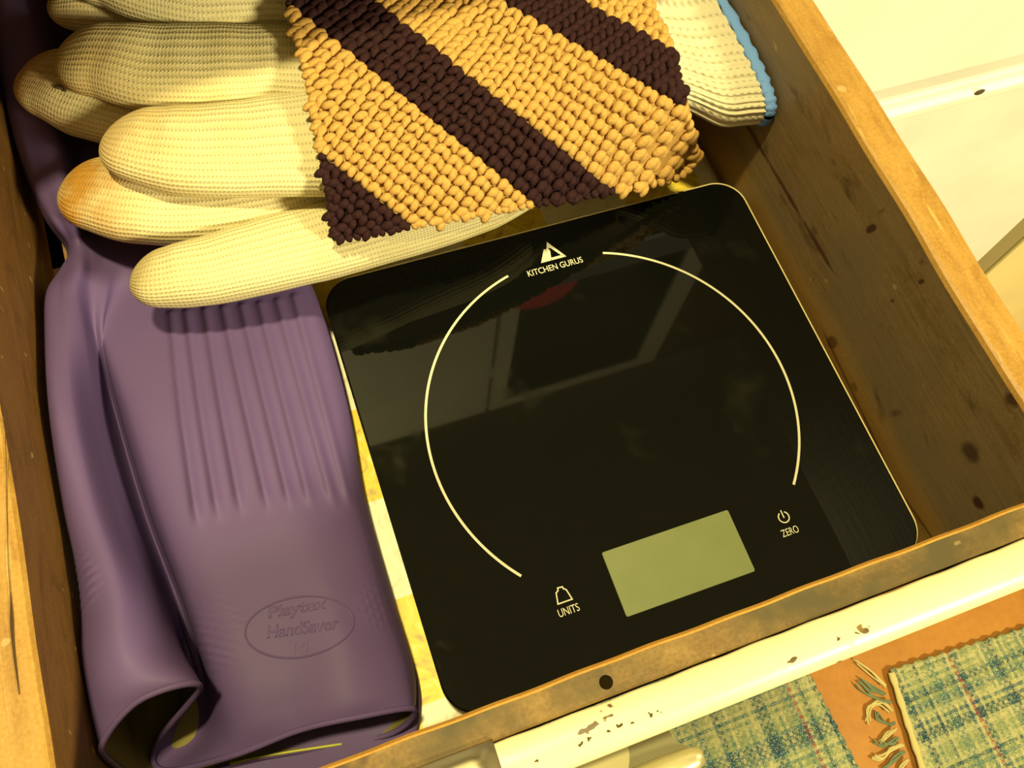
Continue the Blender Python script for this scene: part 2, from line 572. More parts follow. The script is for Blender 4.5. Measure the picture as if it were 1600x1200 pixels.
# wall cabinets above the counter, mirrored in the scale's glass
up = empty('wall_cabinet', (.3, .65, .80), 'painted wall cabinet with dark glass door above the counter', 'cabinet')
box_obj('carcass', -.60, 1.05, .50, .795, .80, 1.315, white_paint, up)
box_obj('door', -.59, .178, .485, .499, .81, 1.30, white_paint, up, .003)
fr = bmesh.new()
add_box(fr, .184, .214, .485, .499, .81, 1.30)
add_box(fr, .500, .545, .485, .499, .81, 1.30)
add_box(fr, .214, .500, .485, .499, 1.262, 1.30)
add_box(fr, .214, .500, .485, .499, .81, .845)
gd = bm_obj('door_frame', fr, white_paint, up)
box_obj('pane', .214, .500, .490, .494, .845, 1.262, dark_glass_win, gd)
box_obj('door', .552, 1.04, .485, .499, .81, 1.30, Mat('dark_stained_door', (.10, .07, .03), .5).m, up, .003)
hb = bmesh.new()
bmesh.ops.create_cone(hb, cap_ends=True, segments=32, radius1=.055, radius2=.055, depth=.004, matrix=Matrix.Translation((.246, .481, .835)) @ Matrix.Rotation(PI / 2, 4, 'X'))
bm_obj('round_badge', hb, red_mat, up)

# ------------------------------------------------------------------ drawer
ZB = -0.018
H = 0.0803
XL, XR, YI, YO = -0.2030, 0.1054, -0.0940, -0.1038
YB = 0.40
dw = empty('drawer', (-.05, .15, ZB - .008), 'old open wooden kitchen drawer with chipped cream painted front', 'drawer')


def side_panel(x0, x1, inner_left, mi, mr):
    """board running along Y, edges a little worn; top faces take the golden edge wood"""
    n = 90
    ys = np.linspace(YI - .0005, YB, n)
    wob = .0003 * np.sin(ys * 31 + x0 * 50) + .0002 * np.sin(ys * 77 + 1)
    sect = []
    for y, d in zip(ys, wob):
        dz = .0003 * math.sin(y * 43) + .0002 * math.sin(y * 120)
        b_ = .0022
        sect.append([(x0, y, ZB - .007), (x0 + d, y, H - b_ + dz), (x0 + b_ * .4 + d, y, H - b_ * .3 + dz), (x0 + b_ + d, y, H + dz),
                     (x1 - b_ + d, y, H + dz), (x1 - b_ * .4 + d, y, H - b_ * .3 + dz), (x1 + d, y, H - b_ + dz), (x1, y, ZB - .007)])
    P = np.array(sect)
    if inner_left:
        P[:, 0, 0] -= .007
        P[:, -1, 0] -= .007
    me = grid_mesh('side_panel', P, closed=True, uv=False, cap=True)
    o = link('side_panel', me, [mi, mr], dw)
    idx = []
    for p in me.polygons:
        zz = [me.vertices[q].co.z for q in p.vertices]
        idx.append(1 if min(zz) > H - .0045 else 0)
    me.polygons.foreach_set('material_index', idx)
    return o


sr = side_panel(XR, XR + .0165, False, wood_side, wood_rim)
tag(sr, 'right side board, greyish brown and stained')
sl = side_panel(XL - .0175, XL, True, wood_left, wood_rim)
# long crack in the left board's top edge
ck_ = [pt(4, 560, H + .0004), pt(9, 700, H + .0004), pt(12, 860, H + .0004), pt(17, 940, H + .0004), pt(20, 1000, H + .0004), pt(30, 1085, H + .0004)]
link('crack', tube_mesh('crack', catmull(ck_, 30), np.interp(np.linspace(0, 1, 30), [0, .55, .7, .85, 1], [.0001, .0001, .0005, .0003, .0001]), 6, flat=.4), Mat('crack_dark', (.05, .025, .008), .9).m, sl)
# streak running along the right board
st = [(1110, 100, .055), (1160, 165, .0), (1215, 262, .0), (1250, 340, .0), (1285, 395, .0), (1310, 440, .0)]
box_obj('bottom_panel', XL + .0005, XR - .0005, YI + .0005, YB, ZB - .006, ZB - .0004, wood_bottom, dw)
box_obj('back_panel', XL + .0005, XR - .0005, YB + .0005, YB + .012, ZB - .006, H - .01, wood_left, dw)

# inner front board: top face grimy, thin orange worn corner
n = 160
xs = np.linspace(XL - .03, XR + .035, n)
rows = []
for x in xs:
    d = .00012 * math.sin(x * 90) + .0001 * math.sin(x * 260)
    dz = .00012 * math.sin(x * 55)
    rows.append([(x, YI, ZB - .007), (x, YI + d, H - .0016 + dz), (x, YI - .0008 + d, H + dz), (x, YI - .0014 + d, H + .0002 + dz), (x, YO + .0010, H + .0002 + dz), (x, YO + .0002, H - .0012), (x, YO + .0002, ZB - .007)])
me = grid_mesh('front_board', np.array(rows), closed=True, uv=False, cap=True)
fb = link('front_board', me, [wood_front, wood_line], dw)
ii = []
for p in me.polygons:
    ii.append(1 if (p.index < (n - 1) * 7 and p.index % 7 in (1, 2)) else 0)
me.polygons.foreach_set('material_index', ii)
# knot hole and nail marks in the top of the front board
nb = bmesh.new()
q = pt(947, 1066, H + .0003)
bmesh.ops.create_cone(nb, cap_ends=True, segments=14, radius1=.0021, radius2=.0016, depth=.0003, matrix=Matrix.Translation(q) @ Matrix.Diagonal((1, 1, 1, 1)))
bm_obj('nail_hole', nb, Mat('black_hole_dirt', (.012, .008, .003), 1.0, 0.0).m, fb)

# cream drawer face with rounded outer edge
rows = []
for x in xs:
    d = .00012 * math.sin(x * 70 + 2) + .00012 * math.sin(x * 333)
    y1 = YO - .0003 + d
    y2 = -.1172
    r_ = .0070
    sec = [(x, y1, ZB - .03), (x, y1, H - .0008), (x, y1 - .0006, H + .0001)]
    for k in range(9):
        a_ = PI / 2 * k / 8
        sec.append((x, y2 + r_ - r_ * math.sin(a_), H - r_ * .75 + r_ * .75 * math.cos(a_)))
    sec.append((x, y2, ZB - .03))
    rows.append(sec)
me = grid_mesh('painted_front', np.array(rows), closed=True, uv=False, cap=True)
pf = link('painted_front', me, cream, dw, True)
tag(pf, 'cream painted front with chipped paint')

# chips knocked into the cream edge
chips = [(840, 1190, .0011), (905, 1163, .0011), (922, 1155, .0013), (951, 1143, .0009), (968, 1134, .0012), (986, 1130, .0008), (1016, 1116, .0013), (1030, 1112, .0007), (1310, 998, .0010), (1337, 989, .0007), (1358, 981, .0006)]
cb = bmesh.new()
for (u, v_, r_) in chips:
    for k in range(3):
        q = pt(u + random.uniform(-4, 4), v_ + random.uniform(-2, 2), H - .0006)
        e_ = min(1, max(0, (-.1172 + .0070 - q[1]) / .0070))
        q[2] = H - .0070 * .75 * (1 - math.sqrt(1 - e_ * e_)) + .0001
        bmesh.ops.create_icosphere(cb, subdivisions=1, radius=r_ * random.uniform(.3, .62), matrix=Matrix.Translation(q) @ Matrix.Rotation(random.random() * 3, 4, 'Z') @ Matrix.Diagonal((1, .55, .25, 1)))
o = bm_obj('paint_chips', cb, Mat('bare_wood_chips', (.07, .045, .015), .9).m, pf)
o['kind'] = 'stuff'

# ------------------------------------------------------------------ steel hanger hooked over the drawer front
th_ = empty('over_drawer_hanger', tuple(pt(690, 1195, H)), 'steel hanger hooked over the cream drawer front at its left', 'hanger')
xe = pt(772, 1165, H)[0]
rows = []
for x in np.linspace(xe - .085, xe, 12):
    sec = []
    yo, yi, r_ = -.1180, YO + .0012, .0074
    outer = [(yi, H - .012), (yi, H + .0004), (yi - .0004, H + .0014)]
    for k in range(9):
        a_ = PI / 2 * k / 8
        outer.append((yo + r_ - r_ * math.sin(a_), H + .0014 - r_ * .75 * (1 - math.cos(a_))))
    outer.append((yo, .02))
    inner = [(y + (.0009 if i > 1 else -.0004) * (1 if y < yi - .001 else 0), z - .0009) for i, (y, z) in enumerate(outer)][::-1]
    sec = [(x, y, z) for y, z in outer + inner]
    rows.append(sec)
me = grid_mesh('strap', np.array(rows), closed=True, uv=False, cap=True)
link('strap', me, chrome, th_, True)
# flared bracket plate beyond the drawer face
def plate(name, pts, z, thick, m, parent):
    bm = bmesh.new()
    vs = [bm.verts.new(tuple(pt(u, v_, z))) for u, v_ in pts]
    f = bm.faces.new(vs)
    r = bmesh.ops.extrude_face_region(bm, geom=[f])
    for g_ in r['geom']:
        if isinstance(g_, bmesh.types.BMVert): g_.co.z -= thick
    return bm_obj(name, bm, m, parent)


c1 = catmull([(1043, 1128), (1046, 1142), (1056, 1156), (1072, 1166), (1090, 1171), (1101, 1176)], 16)
pl = [(1043, 1105), *map(tuple, c1), (1060, 1190), (1000, 1215), (930, 1240), (840, 1240), (860, 1180), (960, 1135)]
plate('flared_bracket', pl, .045, .003, olive_metal, th_)
c2 = catmull([(880, 1158), (930, 1150), (962, 1150), (976, 1158), (983, 1175), (981, 1205), (965, 1240)], 18)
plate('rounded_tab', [*map(tuple, c2), (860, 1240), (800, 1240), (800, 1190)], .052, .003, Mat('satin_light_metal', (.24, .21, .10), .45, .4, .3).m, th_)
a_, b_ = pt(1096, 1181, .045), pt(900, 1262, .045)
path = [a_ + (b_ - a_) * t for t in np.linspace(0, 1, 14)]
link('towel_bar', tube_mesh('towel_bar', path, [.0026, .0036, .0040, .0042] + [.0044] * 10, 16), Mat('pale_bar_metal', (.50, .45, .25), .35, .5, .5).m, th_, True)

# ------------------------------------------------------------------ shelf liner
zl = ZB + .0001
gx = np.linspace(XL + .002, XR - .0022, 80)
gy = np.linspace(YI + .002, YB - .01, 120)
P = np.zeros((120, 80, 3))
for i, y in enumerate(gy):
    for j, x in enumerate(gx):
        P[i, j] = (x, y, zl + .0003 + .0002 * math.sin(x * 60 + y * 37))
me = grid_mesh('drawer_liner', P, uv=False)
li = link('drawer_liner', me, liner_mat, None, True)
so = li.modifiers.new('thickness', 'SOLIDIFY')
so.thickness = .0002
tag(li, 'yellow and white checked paper liner lying on the drawer bottom', 'liner')

# ------------------------------------------------------------------ kitchen scale
SA = -0.00687
SW, SH = .200, .18668
sc_ = empty('kitchen_scale', (0, 0, 0), 'flat black glass digital kitchen scale with grey green display', 'scale', SA)


def rrect(hw, hh, r, n=10, cx=0, cy=0):
    out = []
    for (sx, sy, a0) in ((1, 1, 0), (-1, 1, PI / 2), (-1, -1, PI), (1, -1, 1.5 * PI)):
        for k in range(n + 1):
            a = a0 + PI / 2 * k / n
            out.append((cx + sx * (hw - r) + r * math.cos(a), cy + sy * (hh - r) + r * math.sin(a)))
    return out


def slab(name, rings, m, parent, smooth=False):
    """rings: list of (outline, z) from top to bottom"""
    P = np.array([[(x, y, z) for x, y in o] for o, z in rings])
    me = grid_mesh(name, P, closed=True, uv=False, cap=True)
    return link(name, me, m, parent, smooth, world=False)


w2, h2 = SW / 2, SH / 2
glass = slab('glass_platform', [(rrect(w2 - .0008, h2 - .0008, .0125), 0), (rrect(w2 - .0002, h2 - .0002, .0130), -.0003), (rrect(w2, h2, .0132), -.0008)], black_glass, sc_)
slab('glass_edge', [(rrect(w2 + .0002, h2 + .0002, .0134, cx=.0006, cy=.0006), -.0009), (rrect(w2 + .0003, h2 + .0003, .0134, cx=.0006, cy=.0006), -.0013), (rrect(w2 + .0001, h2 + .0001, .0134, cx=.0003, cy=.0003), -.0042)], glass_edge, sc_)
slab('base', [(rrect(w2 - .004, h2 - .004, .012), -.0043), (rrect(w2 - .003, h2 - .003, .012), -.0075), (rrect(w2 - .006, h2 - .006, .011), -.0145)], scale_body, sc_)
for sx in (-1, 1):
    for sy in (-1, 1):
        bm = bmesh.new()
        bmesh.ops.create_cone(bm, cap_ends=True, segments=16, radius1=.006, radius2=.0065, depth=.0028, matrix=Matrix.Translation((sx * .08, sy * .073, -.0160)))
        bm_obj('foot', bm, dark_in, sc_, False, False)
# display
slab('display', [(rrect(.0273, .01285, .0008, 3, .0009, -.0661), .00022), (rrect(.0274, .01295, .0008, 3, .0009, -.0661), .00002)], lcd_mat, sc_)


def flat_poly(name, polys, m, parent, z=.00022, th=.0001):
    bm = bmesh.new()
    for poly in polys:
        vs = [bm.verts.new((x, y, z)) for x, y in poly]
        bm.faces.new(vs)
    bmesh.ops.triangulate(bm, faces=bm.faces)
    return bm_obj(name, bm, m, parent, False, False)


def stroke(pts, wd, closed=False):
    pts = [Vector(p) for p in pts]
    n = len(pts)
    L, R = [], []
    for i in range(n):
        if closed:
            d = (pts[(i + 1) % n] - pts[i]).normalized()
            e = (pts[i] - pts[i - 1]).normalized()
        else:
            d = (pts[min(i + 1, n - 1)] - pts[min(i, n - 2)]).normalized()
            e = (pts[max(i, 1)] - pts[max(i - 1, 0)]).normalized()
        t = (d + e).normalized()
        nn = Vector((-t.y, t.x)) / max(.5, t.dot(d))
        L.append(pts[i] + nn * wd / 2)
        R.append(pts[i] - nn * wd / 2)
    quads = []
    for i in range(n if closed else n - 1):
        j = (i + 1) % n
        quads.append([R[i][:], R[j][:], L[j][:], L[i][:]])
    return quads


def arc_pts(cx, cy, r, a0, a1, n):
    return [(cx + r * math.cos(math.radians(a0 + (a1 - a0) * k / n)), cy + r * math.sin(math.radians(a0 + (a1 - a0) * k / n))) for k in range(n + 1)]


flat_poly('ring_line', stroke(arc_pts(0, -.0012, .0778, 105.2, 220.5, 70), .00105), print_white, glass)
flat_poly('ring_line', stroke(arc_pts(0, -.0012, .0778, 71.8, -41.0, 70), .00105), print_white, glass)
# emblem: mountain triangle with a dark window
mm = .001
tri = [(-4.0, 75.9), (7.6, 75.9), (2.1, 85.2)]
polys = [[(-4.2 * mm, 75.8 * mm), (.8 * mm, 75.8 * mm), (1.9 * mm, 80.6 * mm), (1.2 * mm, 83.0 * mm), (.4 * mm, 81.8 * mm), (-.6 * mm, 82.2 * mm)],
         [(.6 * mm, 75.8 * mm), (7.9 * mm, 75.8 * mm), (6.2 * mm, 77.1 * mm), (1.0 * mm, 77.1 * mm)],
         [(7.9 * mm, 75.8 * mm), (2.1 * mm, 85.4 * mm), (1.1 * mm, 83.0 * mm), (1.7 * mm, 82.3 * mm), (2.6 * mm, 81.9 * mm), (5.9 * mm, 77.0 * mm)]]
flat_poly('emblem', polys, print_white, glass)


def text_mesh(body, h, width, bold=0.0):
    cu = bpy.data.curves.new('t', 'FONT')
    cu.body = body
    cu.size = 1
    cu.offset = bold
    o = bpy.data.objects.new('t', cu)
    C.objects.link(o)
    dg = bpy.context.evaluated_depsgraph_get()
    me = bpy.data.meshes.new_from_object(o.evaluated_get(dg))
    bpy.data.objects.remove(o)
    bpy.data.curves.remove(cu)
    co = np.array([v.co for v in me.vertices])
    mn, mx = co.min(0), co.max(0)
    for v in me.vertices:
        v.co.x = (v.co.x - mn[0]) / (mx[0] - mn[0]) * width
        v.co.y = (v.co.y - mn[1]) / (mx[1] - mn[1]) * h
        v.co.z = 0
    return me


def lettering(body, x, y, h, width, bold=.0):
    me = text_mesh(body, h, width, bold)
    for v in me.vertices:
        v.co += Vector((x, y, .00022))
    me.name = 'lettering'
    return link('lettering', me, print_white, glass, False, False)


lettering('KITCHEN GURUS', -.0118, .0708, .0030, .0260, .004)
lettering('UNITS', -.0506, -.0710, .0030, .0083)
lettering('ZERO', .0448, -.0706, .0029, .0074)
ic = [(-.0495, -.0661), (-.0437, -.0661), (-.0446, -.0620), (-.0455, -.0614), (-.0456, -.0606), (-.0475, -.0604), (-.0477, -.0614), (-.0487, -.0620)]
flat_poly('weight_symbol', stroke(ic, .0005, True), print_white, glass)
flat_poly('power_symbol', stroke(arc_pts(.0487, -.0632, .0022, 118, 422, 30), .0005) + stroke([(.0487, -.0602), (.0487, -.0635)], .0005), print_white, glass)

# ------------------------------------------------------------------ purple rubber glove
def K(*rows): return [np.array([pt(*q) for q in row]) for row in rows]


ST = K(
 # k0 left bottom, k1 left edge, k2 lobe crest, k3 lobe right edge, k4 valley, k5 body foot, k6 body edge, k7, k8 body top, k9 right edge, k10 right bottom, k11 bottom middle
 [(250, 1222, -0.015), (158, 1186, 0.033), (212, 1098, 0.0468), (312, 1072, 0.0389), (243, 1163, -0.006), (256, 1204, -0.01), (365, 1180, 0.01), (467, 1141, 0.017), (556, 1121, 0.019), (646, 1108, 0.01), (600, 1150, -0.01), (400, 1185, -0.01)],
 [(232, 1160, -0.015), (140, 1120, 0.034), (205, 1062, 0.0494), (310, 1060, 0.0363), (275, 1125, -0.012), (309, 1150, -0.015), (362, 1138, 0.014), (460, 1105, 0.019), (556, 1090, 0.021), (641, 1078, 0.01), (622, 1110, -0.012), (400, 1150, -0.014)],
 [(222, 1080, -0.016), (128, 1040, 0.034), (192, 1000, 0.0494), (282, 1015, 0.0273), (288, 1055, -0.011), (319, 1065, -0.011), (340, 1060, 0.017), (450, 1040, 0.021), (550, 1025, 0.021), (630, 1025, 0.008), (620, 1045, -0.014), (380, 1075, -0.016)],
 [(213, 950, -0.016), (126, 925, 0.034), (182, 905, 0.0464), (238, 925, 0.0233), (272, 945, -0.01), (286, 945, -0.008), (300, 935, 0.017), (420, 920, 0.02), (520, 912, 0.019), (596, 918, 0.006), (590, 935, -0.015), (350, 955, -0.016)],
 [(182, 800, -0.016), (98, 785, 0.034), (142, 775, 0.0424), (182, 788, 0.0183), (220, 800, -0.009), (232, 800, -0.007), (246, 790, 0.016), (360, 780, 0.018), (470, 770, 0.016), (554, 765, 0.004), (545, 780, -0.015), (300, 800, -0.016)],
 [(150, 650, -0.016), (77, 640, 0.034), (114, 635, 0.0384), (146, 645, 0.0163), (178, 655, -0.007), (188, 655, -0.006), (204, 645, 0.015), (330, 640, 0.016), (440, 635, 0.014), (532, 632, 0.003), (520, 645, -0.015), (290, 655, -0.016)],
 [(124, 530, -0.016), (70, 525, 0.022), (100, 520, 0.0282), (132, 528, 0.0219), (148, 535, 0.008), (160, 535, 0.008), (178, 528, 0.009), (300, 520, 0.01), (410, 515, 0.009), (500, 510, 0.003), (490, 520, -0.015), (280, 530, -0.016)],
 [(104, 465, -0.016), (72, 458, 0.014), (95, 450, 0.0192), (118, 455, 0.0194), (140, 455, 0.012), (165, 455, 0.01), (195, 455, 0.005), (300, 445, 0.007), (400, 440, 0.007), (472, 432, 0.004), (460, 440, -0.014), (270, 455, -0.016)],
 [(120, 425, -0.014), (95, 420, 0.007), (105, 415, 0.0134), (125, 412, 0.0158), (145, 412, 0.011), (170, 412, 0.007), (210, 410, 0.006), (300, 405, 0.01), (390, 400, 0.01), (450, 390, 0.004), (440, 400, -0.014), (270, 412, -0.016)],
 [(118, 392, -0.01), (108, 388, 0.005), (112, 380, 0.011), (122, 376, 0.013), (140, 378, 0.009), (170, 378, 0.004), (210, 378, 0.003), (300, 372, 0.006), (380, 368, 0.006), (430, 360, 0.002), (420, 368, -0.014), (260, 382, -0.016)],
 [(90, 350, -0.012), (75, 340, 0.016), (88, 330, 0.023), (112, 330, 0.024), (126, 345, 0.002), (165, 350, 0.004), (210, 345, 0.004), (290, 340, 0.006), (360, 336, 0.006), (410, 330, 0.002), (400, 340, -0.014), (240, 350, -0.016)],
 [(58, 280, -0.014), (42, 270, 0.014), (62, 258, 0.023), (100, 256, 0.024), (128, 268, 0.003), (165, 270, 0.005), (210, 265, 0.005), (280, 260, 0.006), (350, 255, 0.006), (400, 250, 0.002), (390, 262, -0.014), (220, 275, -0.016)],
 [(30, 200, -0.016), (16, 190, 0.012), (40, 175, 0.022), (80, 172, 0.023), (120, 185, 0.005), (165, 190, 0.005), (210, 188, 0.005), (270, 182, 0.006), (340, 180, 0.006), (390, 175, 0.002), (380, 190, -0.014), (200, 200, -0.016)],
 [(14, 100, -0.016), (-4, 90, 0.012), (25, 75, 0.022), (65, 72, 0.023), (110, 80, 0.006), (160, 85, 0.005), (205, 85, 0.005), (265, 80, 0.006), (330, 78, 0.006), (380, 75, 0.002), (370, 90, -0.014), (190, 100, -0.016)],
 [(8, -10, -0.016), (-8, -20, 0.012), (20, -30, 0.022), (60, -30, 0.023), (105, -25, 0.006), (155, -20, 0.005), (200, -20, 0.005), (260, -22, 0.006), (320, -25, 0.006), (370, -30, 0.002), (360, -20, -0.014), (180, -10, -0.016)],
)
NS, NT = 340, 360
rows = np.array([catmull(s, NS, True) for s in ST])
G = catmull(rows, NT)
G[:, :, 2] = np.maximum(G[:, :, 2], ZB + .0009)
# keep the glove inside the drawer
G[:, :, 0] = np.maximum(G[:, :, 0], XL + .0012 - .007 * (H - G[:, :, 2]) / (H - ZB))
G[:, :, 1] = np.maximum(G[:, :, 1], YI + .0015)


def seg_dist(P2, a, b):
    a = np.array(a[:2]); b = np.array(b[:2])
    d = b - a
    L = np.linalg.norm(d)
    t = np.clip(((P2 - a) @ d) / L ** 2, 0, 1)
    c = a + t[..., None] * d
    return np.linalg.norm(P2 - c, axis=-1), t


j0, j1 = int(NS * 5.6 / 12), int(NS * 9.2 / 12)
up_mask = np.zeros(NS)
up_mask[j0:j1] = 1
P2 = G[:, :, :2]
z0 = .014
disp = np.zeros(G.shape[:2])
tops = [(262, 480), (287, 478), (316, 475), (345, 472), (374, 468), (402, 464), (430, 458), (456, 450)]
bots = [(316, 826), (348, 816), (382, 806), (424, 800), (458, 797), (488, 794), (522, 790), (545, 784)]
for a, b in zip(tops, bots):
    A, B = pt(*a, z0), pt(*b, z0)
    d, t = seg_dist(P2, A, B)
    disp = np.maximum(disp, np.exp(-(d / .0016) ** 2) * .0021 * np.clip((1 - t) * 12 + .1, 0, 1) * (.6 + .4 * t))


def hatch(cx, cy, rx, ry, ang, pitch, amp, z=.016):
    c = pt(cx, cy, z)
    m_per = np.linalg.norm(pt(cx + 1, cy, z) - c)
    Q = (P2 - c[:2]) / m_per
    e = np.exp(-((Q[..., 0] / rx) ** 2 + (Q[..., 1] / ry) ** 2) ** 2)
    s = Q[..., 0] * math.cos(ang) + Q[..., 1] * math.sin(ang)
    return e * amp * (.5 + .5 * np.sin(s * 2 * PI / pitch))


disp += hatch(340, 985, 45, 55, 1.0, 12, .0011)
disp += np.maximum(hatch(592, 945, 32, 42, .9, 12, .0008), hatch(592, 945, 32, 42, 2.3, 12, .0008))
# soft dents
for (u, v_, r_, amp) in [(480, 1030, 60, -.0012), (540, 1000, 30, .0006), (420, 640, 60, -.0006), (560, 860, 50, .0008), (450, 880, 50, -.0007)]:
    c = pt(u, v_, .018)
    dd = np.linalg.norm(P2 - c[:2], axis=-1) / .00026
    disp += amp * np.exp(-(dd / r_) ** 2)
G[:, :, 2] += disp * up_mask[None, :]
lob = np.zeros(NS)
lob[int(NS * .6 / 12):int(NS * 3.2 / 12)] = 1
G[:, :, 2] += (hatch(158, 935, 40, 45, -1.25, 13, .0013) * lob[None, :])
me = grid_mesh('purple_rubber_glove', G, closed=True, uv=False)
pg = empty('rubber_glove', tuple(pt(330, 800, ZB)), 'purple rubber glove with ribbed back and open curled cuff, along the left side', 'glove')
body = link('glove_body', me, [purple, lining], pg, True)
me.update()
verts = [tuple(v) for v in G.reshape(-1, 3)]
bvh = BVHTree.FromPolygons(verts, [tuple(p.vertices) for p in me.polygons])
sm_ = body.modifiers.new('wall', 'SOLIDIFY')
sm_.thickness = .0009
sm_.offset = -1
sm_.material_offset = 1
sm_.material_offset_rim = 0
# check orientation: body top normal must point up
nz = me.polygons[int(NT * .3) * NS + int(NS * 7 / 12)].normal.z
if nz < 0:
    me.flip_normals()
# rolled bead around the cuff opening
bead = G[0].copy()
bead[:, 0] = np.maximum(bead[:, 0], XL + .0016 - .007 * (H - bead[:, 2]) / (H - ZB))
bead[:, 2] = np.maximum(bead[:, 2], ZB + .0016)
link('cuff_bead', tube_mesh('cuff_bead', bead[::2], .0011, 8, closed=True), purple, pg, True)
# pale flocked edge seen under the top bead
seg_ = G[0][int(NS * 10.4 / 12):int(NS * 11.3 / 12)] + np.array([0, .0002, .0012])
link('lining_edge', tube_mesh('lining_edge', seg_[::3], .0005, 6), line_yellow, pg, True)


def drape(me, lift):
    for v in me.vertices:
        h = bvh.ray_cast(Vector((v.co.x, v.co.y, .2)), Vector((0, 0, -1)))
        v.co.z = (h[0].z if h[0] else .015) + lift


def emboss(body_, u, v_, hpx, wpx, ang, z=.020, shear=.25, bold=.012, lift=.00025):
    me = text_mesh(body_, 1, 1, bold)
    A = pt(u, v_, z)
    X = pt(u + wpx * math.cos(ang), v_ - wpx * math.sin(ang), z) - A
    Y = pt(u - hpx * math.sin(ang), v_ - hpx * math.cos(ang), z) - A
    for v in me.vertices:
        x, y = v.co.x, v.co.y
        x += shear * (y - .5) * hpx / wpx
        q = A + X * x + Y * y
        v.co = Vector(q)
    bm = bmesh.new()
    bm.from_mesh(me)
    for _ in range(4):
        bmesh.ops.triangulate(bm, faces=bm.faces)
        es = [e for e in bm.edges if e.calc_length() > .0011]
        if not es: break
        bmesh.ops.subdivide_edges(bm, edges=es, cuts=1)
    bmesh.ops.triangulate(bm, faces=bm.faces)
    bm.to_mesh(me)
    bm.free()
    drape(me, lift)
    me.name = 'embossed_lettering'
    o = link('embossed_lettering', me, purple, body)
    s = o.modifiers.new('relief', 'SOLIDIFY')
    s.thickness = .0002
    return o


emboss('Playtex', 422, 972, 24, 92, .17)
emboss('HandSaver', 420, 998, 20, 112, .13)
emboss('M', 459, 1021, 19, 23, .08, shear=0, bold=0.0, lift=.0003)
ov = []
for k in range(60):
    a = 2 * PI * k / 60
    ex, ey = 85 * math.cos(a), 47 * math.sin(a)
    ov.append(pt(468 + ex * math.cos(.15) + ey * math.sin(.15), 980 - ex * math.sin(.15) + ey * math.cos(.15), .020))
ov = np.array(ov)
for k in range(60):
    h = bvh.ray_cast(Vector((ov[k][0], ov[k][1], .2)), Vector((0, 0, -1)))
    ov[k][2] = h[0].z if h[0] else .016
link('embossed_oval', tube_mesh('embossed_oval', ov, .00035, 6, closed=True), purple, body, True)

# second glove of the pair, folded flat underneath
def flat_glove(stations, ns=40, nt=60):
    out = []
    for (ul, ur, v_, z, hh) in stations:
        sec = []
        A, B = pt(ul, v_, z), pt(ur, v_, z)
        c = (A + B) / 2
        h = (B - A) / 2
        for k in range(ns):
            a = 2 * PI * k / ns
            cx = math.copysign(abs(math.cos(a)) ** .8, math.cos(a))
            sec.append(c + h * cx + np.array([0, 0, hh * math.sin(a)]))
        out.append(sec)
    return catmull(np.array(out), nt)


ug = flat_glove([(340, 600, 1205, -.0140, .0020), (330, 640, 1160, -.0130, .0028), (330, 652, 1130, -.0125, .003), (320, 654, 1080, -.0125, .003), (300, 638, 1020, -.0125, .003), (280, 600, 960, -.0130, .003), (250, 545, 860, -.0135, .0025), (220, 515, 740, -.0135, .0025), (200, 490, 600, -.0135, .0025)])
ug[:, :, 1] = np.maximum(ug[:, :, 1], YI + .002)
me = grid_mesh('under', ug, closed=True, uv=False, cap=False)
pg2 = empty('rubber_glove', tuple(pt(450, 900, ZB)), 'purple rubber glove lying flat beneath its pair, only its edge showing', 'glove')
o = link('glove_body', me, purple, pg2, True)
s_ = o.modifiers.new('wall', 'SOLIDIFY')
s_.thickness = .0006
link('cuff_bead', tube_mesh('cuff_bead', ug[0], .0010, 8, closed=True), purple, pg2, True)


